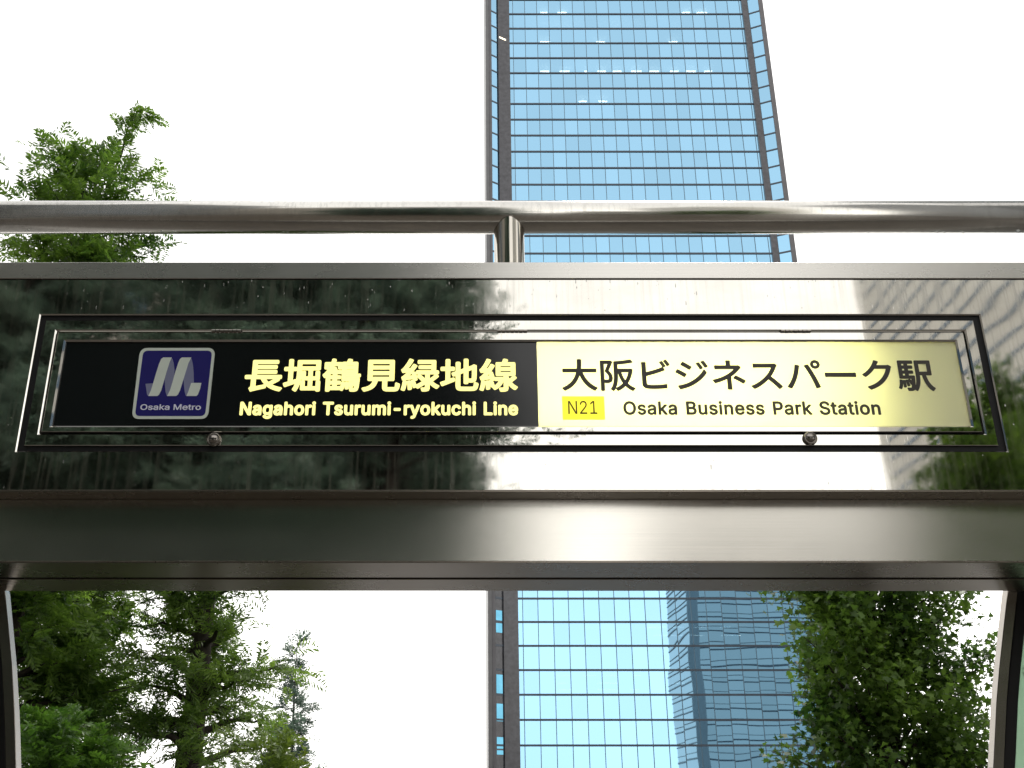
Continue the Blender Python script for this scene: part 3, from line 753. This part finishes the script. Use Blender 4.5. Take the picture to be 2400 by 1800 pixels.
def frond_arrays(rng, P, D, L, npair, leafL, leafW, droop=.25):
    """P base points, D directions, L lengths -> leaflet quads"""
    n = len(P); up = np.tile([0, 0, 1.0], (n, 1)) + rng.normal(0, .45, (n, 3))
    side = unit(np.cross(D, up)); nrm = unit(np.cross(side, D))
    t = (np.arange(npair) + 1) / npair
    V = []
    ax = P[:, None] + D[:, None] * (L[:, None] * t)[..., None] - np.array([0, 0, 1.])[None, None] * (droop * L[:, None] * t ** 2)[..., None]
    out = []
    for s in (-1, 1):
        prof = (np.sin(np.pi * (.12 + .80 * t)) ** .7)[None, :, None]
        ld = unit(side[:, None] * s + D[:, None] * .75 + rng.normal(0, .16, (n, npair, 3)) - np.array([0, 0, .22]))
        ll = leafL * prof * rng.uniform(.75, 1.2, (n, npair, 1)) * (L / L.mean())[:, None, None]
        wd = unit(np.cross(ld, nrm[:, None] + rng.normal(0, .4, (n, npair, 3)))) * leafW * .5
        a = ax; c = ax + ld * ll; m_ = ax + ld * ll * .5
        q = np.stack([a, m_ + wd, c, m_ - wd], axis=2)
        out.append(q.reshape(-1, 4, 3))
    # rachis as a thin quad
    w = side * leafW * .18
    q = np.stack([P - w, P + w, ax[:, -1] + w * .4, ax[:, -1] - w * .4], axis=1); out.append(q)
    return np.concatenate(out)
MAPLE = np.array([(0, 0), (.16, .10), (.50, .02), (.33, .30), (.62, .52), (.27, .52), (0, 1.0), (-.27, .52), (-.62, .52), (-.33, .30), (-.50, .02), (-.16, .10)])
def maple_arrays(rng, P, D, size):
    n = len(P); up = np.tile([0, 0, 1.0], (n, 1)) + rng.normal(0, .55, (n, 3))
    side = unit(np.cross(D, up)); nrm = unit(np.cross(side, D))
    q = P[:, None] + (side[:, None] * MAPLE[None, :, 0:1] + D[:, None] * MAPLE[None, :, 1:2]) * size[:, None, None]
    q = q - nrm[:, None] * (np.abs(MAPLE[None, :, 0:1]) * .35 * size[:, None, None])
    return q
def mesh_polys(name, Q):
    n, k = Q.shape[:2]; me = bpy.data.meshes.new(name)
    me.vertices.add(n * k); me.vertices.foreach_set('co', Q.reshape(-1).astype('f'))
    me.loops.add(n * k); me.loops.foreach_set('vertex_index', np.arange(n * k, dtype='i'))
    me.polygons.add(n); me.polygons.foreach_set('loop_start', (np.arange(n) * k).astype('i')); me.polygons.foreach_set('loop_total', np.full(n, k, 'i'))
    me.update(calc_edges=True); me.validate(); return me
def tree(name, base, Ht, prof, z0, nl, label, cat='tree', group=None, kind='conifer', mat=None, seed=1, r0=.16, leafL=.11, leafW=.022, nf=26, fl_=.34, lean=(0, 0), top_sprays=0, thin=0., leader=None):
    """prof(t) crown radius for t 0 at crown foot .. 1 at tip"""
    rng = np.random.default_rng(seed); root = tag(empty(name, base), label, cat, group)
    tb_ = MB(); npt = 12; spine = []
    for i in range(npt):
        t = i / (npt - 1); spine.append(Vector((lean[0] * t + .05 * math.sin(3 * t + seed), lean[1] * t + .05 * math.cos(4 * t + seed), Ht * t)))
    tb_.tube(spine, [r0 * (1 - .93 * (i / (npt - 1))) * (1.25 if i == 0 else 1) for i in range(npt)], 10)
    def sp_at(z):
        f = min(max(z / Ht, 0), .999) * (npt - 1); i = int(f); return spine[i].lerp(spine[i + 1], f - i)
    Ps, Ds, Ls = [], [], []
    for j in range(nl):
        t = (j + rng.uniform(0, 1)) / nl; t = t ** .92; z = z0 + (Ht - z0) * t; az = rng.uniform(0, 2 * math.pi)
        R = prof(t) * rng.uniform(.55, 1.12) * (1 + .22 * math.sin(az * 3 + t * 9 + seed))
        if R < .12: R = .12
        b0 = sp_at(z - (.25 * R if kind == 'conifer' else .55 * R)); up_ = .28 if kind == 'conifer' else .62
        hd = Vector((math.cos(az), math.sin(az), 0)); pts = []; ns = 6
        for i in range(ns):
            s = i / (ns - 1); pts.append(b0 + hd * R * s + Vector((0, 0, R * up_ * (s ** .8) * (1.15 + .9 * t) - R * .12 * s * s)) + Vector(rng.normal(0, .025 * R, 3)))
        tb_.tube(pts, [max(.004, r0 * .30 * (1 - t * .75) * (1 - s * .9)) for s in np.linspace(0, 1, ns)], 5)
        PA = np.array(pts)
        m_ = max(4, int(nf * (R / prof(0.3)) ** 1.1 * (1 - thin * t * t)))
        s = rng.uniform(.18, 1.0, m_) ** .75
        idx = s * (ns - 1); ii = np.minimum(idx.astype(int), ns - 2); fr = (idx - ii)[:, None]
        P = PA[ii] * (1 - fr) + PA[ii + 1] * fr
        spread = (.10 + .20 * s)[:, None] * R * .55
        P = P + rng.normal(0, 1, (m_, 3)) * spread * (np.array([1, 1, .55]) if kind == 'conifer' else np.array([.6, .6, .6]))
        dd = unit(np.array(hd)[None] * .8 + rng.normal(0, .65, (m_, 3)) + np.array([0, 0, .25 + .5 * t]))
        Ps.append(P); Ds.append(dd); Ls.append(rng.uniform(.6, 1.25, m_) * fl_)
    if leader:
        LP = [Vector(q) - Vector(base) for q in leader]
        tb_.tube(LP, [.022, .018, .012, .007, .003], 6)
        for s_ in np.linspace(.15, 1, 26):
            i_ = min(int(s_ * 4), 3); q = LP[i_].lerp(LP[i_ + 1], s_ * 4 - i_)
            k_ = 3 if s_ < .7 else 2
            Ps.append(np.array(q)[None] + rng.normal(0, .045 * (1.6 - s_), (k_, 3)))
            d_ = np.array((LP[i_ + 1] - LP[i_]).normalized())[None]
            Ds.append(unit(d_ * .8 + rng.normal(0, .6, (k_, 3)))); Ls.append(rng.uniform(.5, .9, k_) * fl_)
    if top_sprays:
        tip = spine[-1]
        for q in range(top_sprays):
            az = rng.uniform(0, 6.28); P = np.array(tip)[None] + rng.normal(0, .12, (4, 3)) + np.array([0, 0, -.25 * q / top_sprays]); Ps.append(P)
            Ds.append(unit(rng.normal(0, .5, (4, 3)) + np.array([0, 0, 1.])));  Ls.append(rng.uniform(.7, 1.2, 4) * fl_)
    tb_.build('trunk', BARK, root, smooth=True).location = (0, 0, 0)
    P, D, L = np.concatenate(Ps), np.concatenate(Ds), np.concatenate(Ls)
    if kind == 'conifer': Q = frond_arrays(rng, P, D, L, 9, leafL, leafW)
    else:
        rep = 5; P2 = np.repeat(P, rep, 0) + rng.normal(0, fl_ * .42, (len(P) * rep, 3)); D2 = unit(np.repeat(D, rep, 0) + rng.normal(0, .7, (len(P) * rep, 3)) - np.array([0, 0, .35]))
        Q = maple_arrays(rng, P2, D2, leafL * rng.uniform(.6, 1.25, len(P2)))
    c = link('crown', mesh_polys('crown', Q), mat, root); c.location = (0, 0, 0)
    return root
def copy_tree(r, loc, rz, sc, label):
    n = r.copy(); COL.objects.link(n); n.location = loc; n.rotation_euler = (0, 0, rz); n.scale = (sc, sc, sc); n['label'] = label
    for ch in r.children:
        c = ch.copy(); COL.objects.link(c); c.parent = n
    return n
GT = 'trees beside the entrance'
# T1 tall dense conifer at the left
D1 = 13.0; p = at(175, 560, D1); H1 = at(300, 385, D1).z
t1 = tree('conifer_tree', (p.x, D1, 0), H1, lambda t: (1.95 if t < .38 else 1.95 - .5 * min(1, (t - .38) / .12)) * (1 - t) ** .20 * (.84 + .16 * math.cos(t * 14)) + .05, .9, 210,
          'tall feathery green conifer at the left, rising behind the pipe rail', group=GT, mat=LM1, seed=11, r0=.17, nf=80, fl_=.34, leafL=.12, leafW=.030, top_sprays=5, thin=.62, lean=(.15, 0), leader=[at(250, 440, 13.0), at(285, 360, 12.9), at(300, 300, 12.9), at(322, 262, 12.9), at(352, 268, 12.9)])
# T2 olive conifer with dark trunk
D2 = 14.5; p = at(452, 1700, D2); H2 = at(480, 930, D2).z
t2 = tree('conifer_tree', (p.x, D2, 0), H2, lambda t: 1.22 * (1 - t) ** .5 + .05, 2.1, 84,
          'olive green conifer with thick dark trunk, left of the bluish sapling', group=GT, mat=LM1b, seed=5, r0=.24, nf=52, fl_=.34, leafL=.12, leafW=.024)
# T3 thin bluish sapling
D3 = 20.0; p = at(690, 1700, D3); H3 = at(690, 1500, D3).z
t3 = tree('conifer_tree', (p.x, D3, 0), H3, lambda t: 1.0 * (1 - t) ** 1.1 + .03, .4, 60,
          'small bluish conifer sapling with a bare thin tip', group=GT, mat=LM1c, seed=8, r0=.06, nf=48, fl_=.30, leafL=.10, leafW=.020)
# T3b yellow green bush
D3b = 11.5; p = at(640, 1790, D3b)
t3b = tree('bush', (p.x, D3b, 0), at(640, 1735, D3b).z, lambda t: .75 * (1 - t) ** .4 + .05, .4, 40,
           'bright yellow green bush top in front of the bluish sapling', cat='bush', group=None, mat=leaf_mat('bush_leaf', (.045, .085, .02), (.19, .26, .05)), seed=21, r0=.05, nf=34, fl_=.26, leafL=.09, leafW=.022)
# T1b far left filler conifer, dense and nearer
D4 = 9.5; p = at(150, 1790, D4)
t1b = tree('bush', (p.x, D4, 0), at(150, 1690, D4).z, lambda t: .95 * (1 - t) ** .45 + .05, .3, 60,
           'lush green bush at the foot of the tall feathery conifer', cat='bush', mat=leaf_mat('bush_leaf_green', (.03, .075, .014), (.12, .22, .04)), seed=31, r0=.05, nf=44, fl_=.26, leafL=.09, leafW=.024)
# T4 maple at the right
D5 = 11.0; p = at(2088, 1700, D5); H5 = at(2050, 1180, D5).z
t4 = tree('maple_tree', (p.x, D5, 0), H5, lambda t: 1.02 * math.sin(math.pi * min(1, .30 + .62 * t)) ** .6, 1.0, 120,
          'dark green broad leaved tree before the blue tower at the right post', group=GT, kind='maple', mat=LM2, seed=4, r0=.13, nf=68, fl_=.19, leafL=.074)
copy_tree(t2, (at(170, 1500, 18).x, 18, 0), 2.2, 1.1, 'farther conifer half hidden behind the dense tall conifer near the left post')
# ---- trees behind the camera, seen mirrored in the steel
GB = 'trees mirrored in the steel header'
for i, (x, y, s, rz, lb_) in enumerate(((-1.55, -10, 1.34, .4, 'conifer mirrored left of the bright sky patch in the steel'), (-4.7, -11, 1.42, 1.9, 'second conifer mirrored in the steel, behind the emblem'),
                                   (-8.3, -10, 1.40, 3.1, 'conifer mirrored at the far left end of the steel'), (-3.2, -14, 1.5, 4.4, 'farther conifer mirrored between the two nearest ones'),
                                   (-5.6, -18, 1.7, 1.3, 'far dark conifer mirrored high above the emblem'), (-10.6, -16, 1.6, .2, 'far conifer mirrored at the outermost left of the steel'), (-1.0, -16, 1.35, 2.2, 'far conifer mirrored next to the sky patch'), (-7.0, -15, 1.5, 5.3, 'farther conifer mirrored near the left end of the header'))):
    cc = copy_tree(t1, (x, y, 0), rz, s, lb_); tag(cc, group=GB)
    for ch in cc.children:
        if ch.name.startswith('crown'): ch.material_slots[0].link = 'OBJECT'; ch.material_slots[0].material = LM1c  # bluer leaf colour puts the cool shade into the mirrored crowns
tag(copy_tree(t4, (9.3, -10, 0), 1.0, 1.75, 'broad leaved tree mirrored in the lower right of the steel'), group=GB)
tag(copy_tree(t4, (12.9, -10, 0), 2.6, 2.15, 'taller broad leaved tree mirrored at the right end of the steel'), group=GB)
